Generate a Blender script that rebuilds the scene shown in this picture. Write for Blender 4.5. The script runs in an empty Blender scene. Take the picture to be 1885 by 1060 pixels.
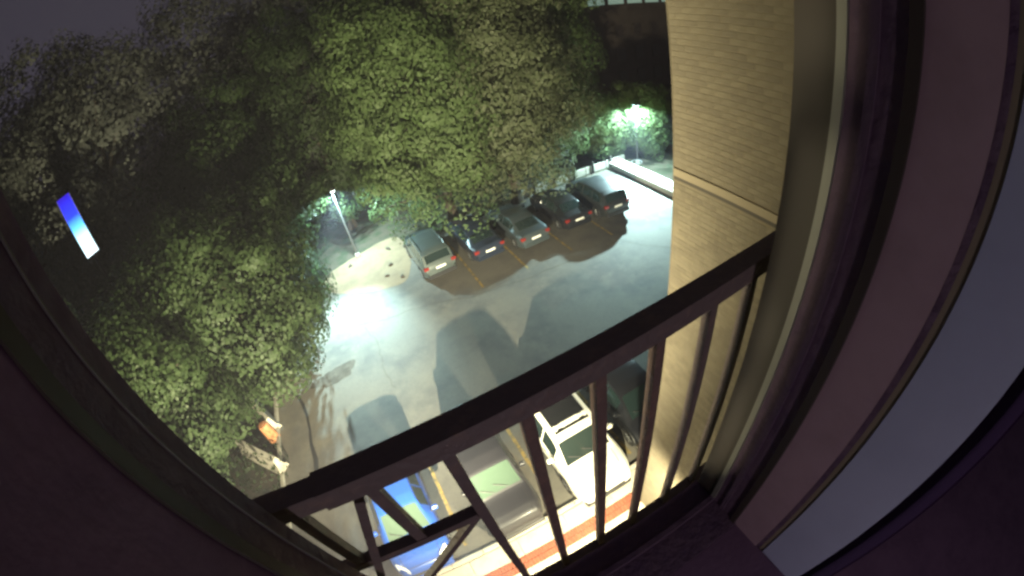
import bpy, math, random
import numpy as np
from mathutils import Vector, Matrix

SC = bpy.context.scene
COL = SC.collection
rad = math.radians

# ------------------------------------------------------------------ camera
# small wide-angle camera held in a window recess, 12 m above a parking lot
cam_data = bpy.data.cameras.new('camera')
cam = bpy.data.objects.new('camera', cam_data)
COL.objects.link(cam)
cam.location = (0, 0, 12)
PITCH, YAW, ROLL = -0.652, -0.337, -0.218
cam.matrix_world = (Matrix.Translation((0, 0, 12)) @ Matrix.Rotation(YAW, 4, 'Z')
                    @ Matrix.Rotation(math.pi / 2 + PITCH, 4, 'X') @ Matrix.Rotation(ROLL, 4, 'Z'))
cam_data.type = 'PANO'
cam_data.panorama_type = 'FISHEYE_LENS_POLYNOMIAL'
cam_data.sensor_width = 36.0
cam_data.sensor_height = 36.0 * 576 / 1024
cam_data.fisheye_fov = math.pi
cam_data.fisheye_polynomial_k0 = 0.0
cam_data.fisheye_polynomial_k1 = -(1885 / 36.0) / 773.93
cam_data.fisheye_polynomial_k2 = 0.0
cam_data.fisheye_polynomial_k3 = 0.0
cam_data.fisheye_polynomial_k4 = 0.0
cam_data.clip_start = 0.01
cam_data.clip_end = 3000
SC.camera = cam
SC.render.engine = 'CYCLES'

# ------------------------------------------------------------------ night sky
W = bpy.data.worlds.new('World')
SC.world = W
W.use_nodes = True
wn = W.node_tree
wn.nodes.clear()
sky = wn.nodes.new('ShaderNodeTexSky')
sky.sky_type = 'NISHITA'
sky.sun_disc = False
sky.sun_elevation = rad(8)
sky.sun_rotation = rad(160)
bw = wn.nodes.new('ShaderNodeRGBToBW')
tint = wn.nodes.new('ShaderNodeMixRGB')
tint.blend_type = 'MIX'
tint.inputs[0].default_value = 0.93
tint.inputs[2].default_value = (0.0050, 0.0043, 0.0061, 1)     # sky glow over a lit town
sc_ = wn.nodes.new('ShaderNodeMixRGB')
sc_.blend_type = 'MULTIPLY'
sc_.inputs[0].default_value = 1
sc_.inputs[2].default_value = (0.0012, 0.0012, 0.0014, 1)
bg = wn.nodes.new('ShaderNodeBackground')
wo = wn.nodes.new('ShaderNodeOutputWorld')
wn.links.new(sky.outputs[0], sc_.inputs[1])
wn.links.new(sc_.outputs[0], tint.inputs[1])
wn.links.new(tint.outputs[0], bg.inputs[0])
bg.inputs[1].default_value = 1.0
wn.links.new(bg.outputs[0], wo.inputs[0])

moon = bpy.data.lights.new('moon', 'SUN')
moon.energy = 0.002
moon.angle = rad(10)
moon.color = (0.8, 0.85, 1)
mo = bpy.data.objects.new('moon', moon)
mo.rotation_euler = (rad(50), 0, rad(160))
COL.objects.link(mo)

SC.view_settings.view_transform = 'Standard'
SC.view_settings.look = 'None'
SC.view_settings.exposure = 3.0
SC.view_settings.gamma = 1.0
SC.view_settings.use_curve_mapping = False
SC.cycles.use_denoising = True
SC.cycles.sample_clamp_indirect = 4.0
SC.cycles.max_bounces = 4
SC.cycles.diffuse_bounces = 2
SC.cycles.glossy_bounces = 2
SC.cycles.filter_width = 2.7

LED = (0.62, 0.97, 1.0)
WARM = (1.0, 0.92, 0.60)

# ------------------------------------------------------------------ materials
MATS = {}
def mat(name, col, rough=0.8, metal=0.0, noise=None, bump=None, coat=0.0, emit=None, estr=1.0, spec=0.5, sub=None):
    """noise = (scale, other colour, low, high); bump = (scale, strength)"""
    m = bpy.data.materials.new(name)
    m.use_nodes = True
    nt = m.node_tree
    b = nt.nodes['Principled BSDF']
    b.inputs['Base Color'].default_value = (*col, 1)
    b.inputs['Roughness'].default_value = rough
    b.inputs['Metallic'].default_value = metal
    b.inputs['Specular IOR Level'].default_value = spec
    if coat:
        b.inputs['Coat Weight'].default_value = coat
        b.inputs['Coat Roughness'].default_value = 0.08
    tc = None
    if noise or bump:
        tc = nt.nodes.new('ShaderNodeTexCoord')
    if noise:
        layers = noise if isinstance(noise, list) else [noise]
        prev = None
        for (s, c2, lo, hi) in layers:
            n = nt.nodes.new('ShaderNodeTexNoise')
            n.inputs['Scale'].default_value = s
            n.inputs['Detail'].default_value = 6
            n.inputs['Roughness'].default_value = 0.62
            nt.links.new(tc.outputs['Object'], n.inputs['Vector'])
            r = nt.nodes.new('ShaderNodeMapRange')
            r.inputs['From Min'].default_value = lo
            r.inputs['From Max'].default_value = hi
            nt.links.new(n.outputs['Fac'], r.inputs['Value'])
            mx = nt.nodes.new('ShaderNodeMixRGB')
            nt.links.new(r.outputs[0], mx.inputs[0])
            if prev is None:
                mx.inputs[1].default_value = (*col, 1)
            else:
                nt.links.new(prev, mx.inputs[1])
            mx.inputs[2].default_value = (*c2, 1)
            prev = mx.outputs[0]
        nt.links.new(prev, b.inputs['Base Color'])
    if bump:
        n = nt.nodes.new('ShaderNodeTexNoise')
        n.inputs['Scale'].default_value = bump[0]
        n.inputs['Detail'].default_value = 5
        nt.links.new(tc.outputs['Object'], n.inputs['Vector'])
        bp = nt.nodes.new('ShaderNodeBump')
        bp.inputs['Strength'].default_value = bump[1]
        bp.inputs['Distance'].default_value = 0.02
        nt.links.new(n.outputs['Fac'], bp.inputs['Height'])
        nt.links.new(bp.outputs[0], b.inputs['Normal'])
    if emit:
        b.inputs['Emission Color'].default_value = (*emit, 1)
        b.inputs['Emission Strength'].default_value = estr
    MATS[name] = m
    return m

def randomise(m, amount, other=None, island=False):
    """vary a material's colour a little from object to object"""
    nt = m.node_tree
    b = nt.nodes['Principled BSDF']
    oi = nt.nodes.new('ShaderNodeNewGeometry' if island else 'ShaderNodeObjectInfo')
    mx = nt.nodes.new('ShaderNodeMixRGB')
    src = b.inputs['Base Color'].links[0].from_socket if b.inputs['Base Color'].links else None
    if src:
        nt.links.new(src, mx.inputs[1])
    else:
        mx.inputs[1].default_value = b.inputs['Base Color'].default_value
    mx.inputs[2].default_value = (*other, 1)
    mul = nt.nodes.new('ShaderNodeMath')
    mul.operation = 'MULTIPLY'
    mul.inputs[1].default_value = amount
    nt.links.new(oi.outputs['Random Per Island' if island else 'Random'], mul.inputs[0])
    nt.links.new(mul.outputs[0], mx.inputs[0])
    nt.links.new(mx.outputs[0], b.inputs['Base Color'])

mat('asphalt', (0.150, 0.138, 0.115), 0.85,
    noise=[(0.35, (0.095, 0.090, 0.082), 0.46, 0.62), (1.3, (0.17, 0.155, 0.125), 0.5, 0.75), (9.0, (0.10, 0.095, 0.088), 0.5, 0.85), (45.0, (0.075, 0.07, 0.065), 0.52, 0.72)], bump=(60, 0.5))
mat('tar', (0.022, 0.022, 0.023), 0.6)
mat('oil', (0.080, 0.071, 0.060), 0.97, spec=0.1, noise=(2.2, (0.125, 0.112, 0.094), 0.42, 0.62))
mat('yellow_paint', (0.36, 0.24, 0.06), 0.7, noise=(5, (0.13, 0.11, 0.06), 0.42, 0.6))
mat('soil', (0.075, 0.060, 0.040), 0.95, noise=(1.2, (0.035, 0.045, 0.02), 0.42, 0.6), bump=(8, 0.6))
mat('sandstone', (0.23, 0.165, 0.10), 0.9, noise=[(1.0, (0.17, 0.12, 0.075), 0.45, 0.65), (8, (0.26, 0.20, 0.13), 0.5, 0.8)], bump=(14, 0.4))
mat('concrete', (0.36, 0.33, 0.27), 0.85, noise=[(2.0, (0.25, 0.23, 0.19), 0.45, 0.7), (18, (0.40, 0.37, 0.31), 0.5, 0.8)], bump=(30, 0.2))
mat('pale_concrete', (0.52, 0.48, 0.40), 0.85, noise=[(2.5, (0.36, 0.33, 0.28), 0.5, 0.75)], bump=(30, 0.2))
mat('red_brick', (0.33, 0.10, 0.055), 0.85, noise=(6, (0.22, 0.07, 0.04), 0.45, 0.7)); randomise(MATS['red_brick'], 0.5, (0.20, 0.06, 0.04))
mat('tan_brick', (0.158, 0.132, 0.090), 0.9, noise=[(3.5, (0.112, 0.092, 0.060), 0.45, 0.70), (0.9, (0.180, 0.148, 0.098), 0.5, 0.72)], bump=(40, 0.3)); randomise(MATS['tan_brick'], 0.5, (0.098, 0.080, 0.058), True)
mat('tan_brick_piece', (0.158, 0.132, 0.090), 0.9, noise=[(3.5, (0.112, 0.092, 0.060), 0.45, 0.70), (0.9, (0.180, 0.148, 0.098), 0.5, 0.72)], bump=(40, 0.3)); randomise(MATS['tan_brick_piece'], 0.5, (0.098, 0.080, 0.058))
mat('mortar', (0.145, 0.120, 0.082), 0.95, noise=(5, (0.16, 0.125, 0.075), 0.45, 0.7))
mat('pale_course', (0.21, 0.172, 0.115), 0.9)
mat('sealant', (0.05, 0.04, 0.03), 0.7)
mat('render_wall', (0.22, 0.18, 0.12), 0.9, noise=(2, (0.17, 0.14, 0.09), 0.4, 0.7))
mat('rail_paint', (0.135, 0.100, 0.095), 0.6, noise=(30, (0.19, 0.13, 0.11), 0.5, 0.72), bump=(60, 0.25))
mat('rusty_paint', (0.15, 0.095, 0.08), 0.65, noise=(25, (0.22, 0.13, 0.10), 0.48, 0.7), bump=(60, 0.3))
mat('bronze_frame', (0.040, 0.029, 0.022), 0.6)
mat('dark_frame', (0.105, 0.062, 0.095), 0.7, noise=[(14, (0.075, 0.04, 0.08), 0.45, 0.65), (70, (0.13, 0.08, 0.13), 0.6, 0.75)], bump=(50, 0.3))
mat('aluminium', (0.21, 0.205, 0.17), 0.55, metal=0.2)
mat('dull_metal', (0.12, 0.11, 0.10), 0.6)
mat('wood_trim', (0.34, 0.23, 0.26), 0.7, noise=(12, (0.29, 0.195, 0.22), 0.4, 0.7))
mat('grey_plaster', (0.34, 0.36, 0.48), 0.9, noise=(6, (0.31, 0.33, 0.44), 0.4, 0.7))
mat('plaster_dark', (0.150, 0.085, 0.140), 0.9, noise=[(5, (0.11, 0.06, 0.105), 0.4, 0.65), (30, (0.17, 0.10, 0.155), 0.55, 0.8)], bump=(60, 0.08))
mat('curtain_cloth', (0.16, 0.085, 0.17), 0.95)
mat('bark', (0.07, 0.055, 0.04), 0.95, noise=(6, (0.04, 0.03, 0.02), 0.4, 0.6), bump=(15, 0.8))
mat('lamp_metal', (0.10, 0.105, 0.105), 0.5, metal=0.3)
mat('lamp_led', (0.9, 0.9, 0.9), 0.5, emit=LED, estr=6)
mat('lamp_dim', (0.8, 0.8, 0.8), 0.5, emit=(.92, .78, 1.0), estr=.3)
mat('lamp_warm', (0.9, 0.9, 0.9), 0.5, emit=WARM, estr=6)
mat('galvanised', (0.30, 0.31, 0.31), 0.5, metal=0.5)
mat('post_wood', (0.06, 0.05, 0.045), 0.8)
mat('rubber', (0.018, 0.018, 0.018), 0.85)
mat('black_plastic', (0.02, 0.02, 0.022), 0.5)
mat('rim', (0.45, 0.46, 0.47), 0.35, metal=0.8)
mat('car_glass', (0.012, 0.022, 0.022), 0.06, spec=0.8)
mat('windshield_tree_reflection', (0.048, 0.075, 0.056), 0.12, spec=0.6)  # reflection of the green trees put into the glass colour
mat('windshield_dark', (0.018, 0.028, 0.026), 0.10, spec=0.8)
mat('chrome', (0.7, 0.7, 0.7), 0.2, metal=1.0)
mat('headlamp', (0.75, 0.78, 0.80), 0.12, spec=0.9)
mat('tail_red', (0.20, 0.018, 0.014), 0.2, spec=0.8)
mat('plate_white', (0.85, 0.85, 0.82), 0.5)
mat('orange_plastic', (0.55, 0.24, 0.11), 0.5)
mat('white_band', (0.8, 0.8, 0.78), 0.5)
mat('far_brick', (0.075, 0.058, 0.050), 0.9, noise=(0.8, (0.06, 0.046, 0.042), 0.4, 0.7))
mat('dark_pane', (0.05, 0.04, 0.04), 0.4)
mat('lit_pane', (0.3, 0.35, 0.3), 0.4, emit=(0.55, 0.85, 0.70), estr=0.03)
mat('street_lit', (0.9, 0.9, 0.9), 0.4, emit=(1.0, 0.97, 0.85), estr=0.8)

# ------------------------------------------------------------------ mesh helpers
class MB:
    def __init__(s): s.v = []; s.f = []
    def add(s, vs, fs):
        o = len(s.v)
        s.v += [tuple(p) for p in vs]
        s.f += [tuple(i + o for i in f) for f in fs]
        return s
    def box(s, x0, x1, y0, y1, z0, z1, bev=0.0):
        if bev <= 0:
            return s.add([(x0, y0, z0), (x1, y0, z0), (x1, y1, z0), (x0, y1, z0), (x0, y0, z1), (x1, y0, z1), (x1, y1, z1), (x0, y1, z1)],
                         [(0, 3, 2, 1), (4, 5, 6, 7), (0, 1, 5, 4), (1, 2, 6, 5), (2, 3, 7, 6), (3, 0, 4, 7)])
        b = bev
        ring = lambda z, i: [(x0 + i, y0 + b, z), (x0 + b, y0 + i, z), (x1 - b, y0 + i, z), (x1 - i, y0 + b, z),
                             (x1 - i, y1 - b, z), (x1 - b, y1 - i, z), (x0 + b, y1 - i, z), (x0 + i, y1 - b, z)]
        vs = ring(z0, 0) + ring(z1 - b, 0) + [(x0 + b, y0 + b, z1), (x1 - b, y0 + b, z1), (x1 - b, y1 - b, z1), (x0 + b, y1 - b, z1)]
        fs = [tuple(range(7, -1, -1))]
        for i in range(8):
            j = (i + 1) % 8
            fs.append((i, j, j + 8, i + 8))
        fs += [(16, 17, 18, 19), (9, 10, 17, 16), (11, 12, 18, 17), (13, 14, 19, 18), (15, 8, 16, 19), (8, 9, 16), (10, 11, 17), (12, 13, 18), (14, 15, 19)]
        return s.add(vs, fs)
    def tube(s, pts, radii, n=8, caps=True, square=False):
        pts = [Vector(p) for p in pts]
        if not hasattr(radii, '__len__'): radii = [radii] * len(pts)
        rings = []
        ref = None
        for i, p in enumerate(pts):
            t = (pts[min(i + 1, len(pts) - 1)] - pts[max(i - 1, 0)]).normalized()
            if ref is None:
                ref = Vector((0, 0, 1)) if abs(t.z) < 0.9 else Vector((0, 1, 0))
            u = t.cross(ref).normalized(); w = u.cross(t)
            ref = w
            rings.append([p + (u * math.cos(a) + w * math.sin(a)) * radii[i] for a in
                          [2 * math.pi * (k + (0.5 if square else 0)) / n for k in range(n)]])
        vs = [q for r in rings for q in r]
        fs = []
        for i in range(len(pts) - 1):
            for k in range(n):
                a = i * n + k; b = i * n + (k + 1) % n
                fs.append((a, b, b + n, a + n))
        if caps:
            fs.append(tuple(range(n - 1, -1, -1)))
            fs.append(tuple(range((len(pts) - 1) * n, len(pts) * n)))
        return s.add(vs, fs)
    def lathe(s, prof, n=20, c=(0, 0, 0), axis='z'):
        vs = []
        for (r, z) in prof:
            for k in range(n):
                a = 2 * math.pi * k / n
                p = (r * math.cos(a), r * math.sin(a), z)
                if axis == 'x': p = (p[2], p[0], p[1])
                vs.append((p[0] + c[0], p[1] + c[1], p[2] + c[2]))
        fs = []
        for i in range(len(prof) - 1):
            for k in range(n):
                a = i * n + k; b = i * n + (k + 1) % n
                fs.append((a, b, b + n, a + n))
        fs.append(tuple(range(n - 1, -1, -1)))
        fs.append(tuple(range((len(prof) - 1) * n, len(prof) * n)))
        return s.add(vs, fs)
    def mesh(s, name, m, smooth=False):
        me = bpy.data.meshes.new(name)
        me.from_pydata(s.v, [], s.f)
        me.materials.append(MATS[m] if isinstance(m, str) else m)
        if smooth:
            me.polygons.foreach_set('use_smooth', [True] * len(me.polygons))
            me.set_sharp_from_angle(angle=rad(38))
        me.update()
        return me
    def build(s, name, m, parent=None, smooth=False, loc=None):
        o = bpy.data.objects.new(name, s.mesh(name, m, smooth))
        COL.objects.link(o)
        if parent: o.parent = parent
        if loc: o.location = loc
        return o

def place(name, me, parent=None, loc=(0, 0, 0)):
    o = bpy.data.objects.new(name, me)
    COL.objects.link(o)
    o.parent = parent
    o.location = loc
    return o
def tag(o, label=None, cat=None, group=None, kind=None):
    if label: o['label'] = label
    if cat: o['category'] = cat
    if group: o['group'] = group
    if kind: o['kind'] = kind
    return o
def empty(name, loc, rz=0):
    o = bpy.data.objects.new(name, None)
    COL.objects.link(o)
    o.location = loc
    o.rotation_euler = (0, 0, rz)
    o.empty_display_size = 0.2
    return o
def light(name, kind, loc, power, col, radius=0.1, parent=None):
    l = bpy.data.lights.new(name, kind)
    l.energy = power; l.color = col; l.shadow_soft_size = radius
    o = bpy.data.objects.new(name, l)
    COL.objects.link(o)
    o.location = loc
    if parent: o.parent = parent
    return o

# ------------------------------------------------------------------ ground
def sheet(name, pts, z, m, kind='structure', label=None, cat=None):
    b = MB().add([(x, y, z) for x, y in pts], [tuple(range(len(pts)))])
    o = b.build(name, m)
    tag(o, kind=kind, label=label, cat=cat)
    return o
g = MB()
N = 60
xs = [-900, -300, -100, -60, -40, -30, -20, -10, 0, 10, 20, 30, 40, 60, 100, 300, 900]
vs = [(x, y + 10, -0.03) for y in xs for x in xs]
g.add(vs, [(j * 17 + i, j * 17 + i + 1, (j + 1) * 17 + i + 1, (j + 1) * 17 + i) for j in range(16) for i in range(16)])
tag(g.build('ground', 'soil'), kind='structure')
sheet('parking_lot', [(-6.9, 4.5), (30, 4.5), (30, 15.5), (17.2, 15.5), (17.2, 22.6), (1.6, 22.6), (-1.0, 21.6), (-6.9, 20.6)], 0.0, 'asphalt')
# pale stone apron round the foot of the lamp post
random.seed(31)
_ap = [(1.9, 23.6), (2.0, 22.4), (1.75, 21.0), (1.35, 19.7), (.75, 19.0), (-.2, 19.2), (-1.4, 19.8), (-2.5, 20.5), (-3.2, 21.2), (-3.6, 22.3), (-3.3, 23.3), (-2.3, 23.8), (-1.2, 24.15), (-.1, 24.5), (1.0, 24.7), (1.65, 24.4)]
_fine = []
for k in range(len(_ap)):
    p0, p1, p2, p3 = _ap[k - 1], _ap[k], _ap[(k + 1) % len(_ap)], _ap[(k + 2) % len(_ap)]
    for t in (0, .25, .5, .75):
        f = [.5 * (2 * p1[c] + (p2[c] - p0[c]) * t + (2 * p0[c] - 5 * p1[c] + 4 * p2[c] - p3[c]) * t * t + (3 * p1[c] - p0[c] - 3 * p2[c] + p3[c]) * t ** 3) for c in (0, 1)]
        _fine.append((f[0] + random.uniform(-.05, .05), f[1] + random.uniform(-.05, .05)))
sheet('stone_apron', _fine, 0.012, 'sandstone')

# painted bay lines
for x, y0, y1, lab in ((4.12, 15.8, 21.6, 'yellow bay line right of the silver people carrier'), (6.55, 15.7, 21.6, 'yellow bay line between the navy sedan and the silver blue one'),
                  (9.1, 15.6, 21.6, 'faint yellow bay line right of the silver blue sedan'), (11.6, 15.4, 21.6, 'faint yellow bay line left of the car at the far end'),
                  (-4.2, 4.9, 9.4, 'yellow bay line on the left of the blue car'), (-1.37, 4.9, 9.4, 'yellow bay line between blue car and grey car'), (1.55, 4.9, 9.4, 'yellow bay line between grey car and white car'), (4.35, 4.9, 9.4, 'yellow bay line right of the white car')):
    o = MB().add([(x - .06, y0, .004), (x + .06, y0, .004), (x + .06, y1, .004), (x - .06, y1, .004)], [(0, 1, 2, 3)]).build('bay_line', 'yellow_paint')
    tag(o, lab, 'road marking', 'painted bay lines')

# tar seam and dark patches on the asphalt
random.seed(4)
def ribbon(pts, w, z):
    b = MB(); L = []; Rr = []
    for i, p in enumerate(pts):
        a = Vector(pts[max(i - 1, 0)]); c = Vector(pts[min(i + 1, len(pts) - 1)])
        t = (c - a).normalized(); n = Vector((-t.y, t.x))
        ww = w * random.uniform(.6, 1.3)
        L.append((p[0] + n.x * ww, p[1] + n.y * ww, z)); Rr.append((p[0] - n.x * ww, p[1] - n.y * ww, z))
    n = len(pts)
    return b.add(L + Rr, [(i, i + 1, n + i + 1, n + i) for i in range(n - 1)])
tag(ribbon([(-6.2, 14.6), (-5.8, 14.1), (-5.62, 13.5), (-5.5, 12.8), (-5.46, 12.0), (-5.5, 11.2), (-5.42, 10.4), (-5.5, 9.6)], .085, .004).build('tar_seam', 'tar'),
    'dark curved tar seam on the asphalt left of the car shadows', 'tar seam')
random.seed(21)
for pts, w, lab in (([(-2.5, 17.2), (-.8, 16.7), (1.2, 16.4), (3.4, 15.5), (6.0, 15.0), (9.0, 14.9)], .014, 'thin crack running along the lane behind the far row'),
                    ([(-1.6, 19.0), (-1.9, 17.0), (-1.5, 15.0), (-1.7, 13.4), (-1.4, 11.8)], .012, 'thin crack across the bright part of the lane'),
                    ([(11.5, 15.0), (12.2, 13.6), (13.2, 12.4), (13.6, 11.2)], .014, 'thin crack at the right of the lane by the brick wing')):
    fine = []
    for a, b in zip(pts, pts[1:]):
        for k in range(6):
            t = k / 6
            fine.append((a[0] + (b[0] - a[0]) * t + random.uniform(-.07, .07), a[1] + (b[1] - a[1]) * t + random.uniform(-.07, .07)))
    tag(ribbon(fine, w, .004).build('tar_seam', 'oil'), lab, 'crack', 'cracks in the asphalt')
def blot(cx, cy, rx, ry, z, seed):
    random.seed(seed)
    n = 26; ph = [random.uniform(0, 6.28) for _ in range(4)]
    pts = []
    for k in range(n):
        a = 2 * math.pi * k / n
        r = 1 + .18 * math.sin(2 * a + ph[0]) + .14 * math.sin(3 * a + ph[1]) + .10 * math.sin(5 * a + ph[2]) + .06 * math.sin(9 * a + ph[3])
        pts.append((cx + rx * r * math.cos(a), cy + ry * r * math.sin(a), z))
    return MB().add(pts, [tuple(range(n))])
tag(blot(-3.9, 14.4, 1.0, .55, .004, 1).build('oil_stain', 'oil'), 'brown oil stain on the asphalt near the left tree', 'stain')

# pavement in front of the building: slabs, kerb stones, red brick edging
pv = tag(MB().box(-9, 9, .28, 4.36, -.02, .10).build('pavement', 'concrete'), kind='structure')
me = MB().box(-.745, .745, -.30, .30, 0, .022, .012).mesh('slab', 'pale_concrete')
me2 = MB().box(-.745, .745, -.70, .70, 0, .022, .012).mesh('slab', 'pale_concrete')
for i in range(12):
    x = -8.25 + i * 1.5
    place('slab', me, pv, (x, 4.03, .10))
    place('slab', me2, pv, (x, 2.65, .10))
    place('slab', me2, pv, (x, 1.23, .10))
kb = tag(empty('kerb', (0, 0, 0)), 'pale concrete kerb in front of the near row of cars', 'kerb')
me = MB().box(-.495, .495, -.075, .075, 0, .14, .02).mesh('kerb_stone', 'pale_concrete')
for i in range(18):
    place('kerb_stone', me, kb, (-8.5 + i, 4.44, .0))
be = tag(empty('brick_edging', (0, 0, 0)), 'double row of small red bricks set along the pavement edge', 'brick edging')
me = MB().box(-.048, .048, -.098, .098, 0, .05, .006).mesh('brick', 'red_brick')
for i in range(74):
    for r in range(2):
        place('brick', me, be, (-4.0 + i * .105, 3.44 + r * .205, .10))

# kerb on the left edge, low wall on the right, guard posts behind the far cars
kl = tag(empty('kerb', (0, 0, 0)), 'concrete kerb along the left edge of the lot under the trees', 'kerb')
me = MB().box(-.08, .08, -.495, .495, 0, .14, .02).mesh('kerb_stone', 'concrete')
for i in range(16):
    place('kerb_stone', me, kl, (-6.98, 5.0 + i, 0))
rw = tag(empty('retaining_wall', (0, 0, 0)), 'low retaining wall with broad pale coping at the far right', 'wall')
MB().box(17.2, 17.9, 13.0, 22.3, -.02, .40).build('wall_face', 'concrete', rw)
me = MB().box(-.55, .55, -.59, .59, 0, .10, .02).mesh('coping_stone', 'pale_concrete')
for i in range(8):
    place('coping_stone', me, rw, (17.6, 13.6 + i * 1.2, .40))
br = tag(empty('guard_rail', (0, 22.9, 0)), 'pale low guard wall with dark posts behind the far parked cars', 'guard rail')
for k in range(7):
    x = 6.2 + k * 1.8
    MB().box(x + .03, x + 1.77, -.05, .05, .02, .55, .015).build('panel', 'pale_concrete', br)
me = MB().tube([(0, -.10, -.02), (0, -.10, .82), (0, -.10, .88)], [.085, .08, .04], 10).mesh('post', 'post_wood', True)
for k in range(8):
    place('post', me, br, (6.2 + k * 1.6 if k else 6.2, 0, 0))
ring = tag(MB().tube([(18.5 + .38 * math.cos(a), 21.2 + .38 * math.sin(a), .54) for a in np.linspace(0, 6.283, 25)], .03, 6).build('hose_coil', 'galvanised', smooth=True),
           'thin grey ring lying on the coping by the far lamp post', 'hose')

# dark stones / litter on the pale apron
random.seed(11)
for i, (x, y, lab) in enumerate(((0.9, 19.6, 'dark leaf litter at the right rim of the pale apron'), (.15, 20.3, 'dark stone on the pale apron, nearest to the lane'), (.55, 21.3, 'dark stone in the middle of the pale apron'), (.85, 23.3, 'larger dark stone at the back of the pale apron'), (-1.7, 23.2, 'small dark stone at the foot of the lamp post'))):
    b = MB(); n = 9
    rs = [random.uniform(.7, 1.25) for _ in range(n)]
    sx = .17 if i != 3 else .26
    low = [(sx * rs[k] * math.cos(6.283 * k / n), .12 * rs[k] * math.sin(6.283 * k / n), 0) for k in range(n)]
    up = [(p[0] * .7, p[1] * .7, .09 * random.uniform(.7, 1.2)) for p in low]
    b.add(low + up + [(0, 0, .11)], [(k, (k + 1) % n, n + (k + 1) % n, n + k) for k in range(n)] + [(n + k, n + (k + 1) % n, 2 * n) for k in range(n)])
    o = b.build('stone', 'bark', loc=(x, y, .012))
    o.rotation_euler.z = random.uniform(0, 3)
    tag(o, lab, 'stone', 'stones on the apron')

# ------------------------------------------------------------------ building: facade with window opening, brick wing
OX0, OX1, OZ0, OZ1 = -.245, .536, 10.80, 12.75
YO, YI = .278, -.15
bl = tag(empty('apartment_building', (0, 0, 0)), 'tan brick apartment building whose side wing rises at the right', 'building')
def yframe(x0, x1, z0, z1, y0, y1, hx0, hx1, hz0, hz1):
    b = MB()
    b.box(x0, hx0, y0, y1, z0, z1); b.box(hx1, x1, y0, y1, z0, z1)
    b.box(hx0, hx1, y0, y1, z0, hz0); b.box(hx0, hx1, y0, y1, hz1, z1)
    return b
yframe(-14, 3.6, -.02, 16, -.02, YO, OX0 - .004, OX1 + .004, OZ0 - .004, OZ1 + .004).build('facade_wall', 'render_wall', bl)
# wing: core plus brickwork on the side that faces the window
wing = MB().box(3.608, 12, YO + .003, 3.415, -.02, 16).build('wing_wall', 'mortar', bl)
MB().box(3.60, 12, 3.415, 3.43, -.02, 16).build('wing_front', 'tan_brick', bl)
bw_, bh, mj = .199, .066, .006
ledge_z = 9.82
cands = []
nc = int(15.2 / (bh + mj))
for r in range(nc):
    z = .0 + r * (bh + mj)
    if z < ledge_z + .092 and z + bh > ledge_z - .064: continue
    off = (r % 2) * (bw_ + mj) / 2
    y = 3.412 - off
    first = True
    while y > .32:
        w = bw_ if not (first and r % 2) else bw_
        y0 = max(y - w, .30)
        if first and r % 2:
            cands.append((3.412 - (bw_ - mj) / 2 + 0.0, 3.412, z))
        cands.append((y0, y, z))
        y = y0 - mj
        first = False
cands = [c for c in cands if c[1] - c[0] > .03]
def seen_key(c):
    ym = (c[0] + c[1]) / 2
    d2 = 3.6 ** 2 + ym ** 2 + (c[2] - 12) ** 2
    vis = ym > 1.75 and c[2] < 12.0
    return (0 if vis else 1, d2)
cands.sort(key=seen_key)
meshes = {}
random.seed(8)
for (y0, y1, z) in cands[:300]:
    w = round(y1 - y0, 3)
    if w not in meshes:  # shared mesh
        meshes[w] = MB().add(*(lambda d: ([(0, -w / 2, 0), (0, w / 2, 0), (0, w / 2, bh), (0, -w / 2, bh), (-d, -w / 2 + .003, .003), (-d, w / 2 - .003, .003), (-d, w / 2 - .003, bh - .003), (-d, -w / 2 + .003, bh - .003)],
                             [(4, 7, 6, 5), (0, 1, 2, 3), (0, 4, 5, 1), (1, 5, 6, 2), (2, 6, 7, 3), (3, 7, 4, 0)]))(.003)).mesh('brick', 'tan_brick_piece')
    place('brick', meshes[w], wing, (3.608 - random.uniform(-.0006, .0006), (y0 + y1) / 2, z))
rest = MB()
for (y0, y1, z) in cands[300:]:
    d = random.uniform(.002, .004)
    rest.add([(3.6078, y0, z), (3.6078, y1, z), (3.6078, y1, z + bh), (3.6078, y0, z + bh), (3.608 - d, y0 + .003, z + .003), (3.608 - d, y1 - .003, z + .003), (3.608 - d, y1 - .003, z + bh - .003), (3.608 - d, y0 + .003, z + bh - .003)],
             [(4, 7, 6, 5), (0, 4, 5, 1), (1, 5, 6, 2), (2, 6, 7, 3), (3, 7, 4, 0)])
rs = rest.build('brick_courses', 'tan_brick', wing)
tag(rs, kind='stuff')
MB().box(3.601, 3.6079, .30, 3.412, ledge_z - .062, ledge_z - .012).build('sealant_joint', 'sealant', wing)
MB().box(3.592, 3.6079, .30, 3.412, ledge_z - .010, ledge_z + .09).build('string_course', 'pale_course', wing)

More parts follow.
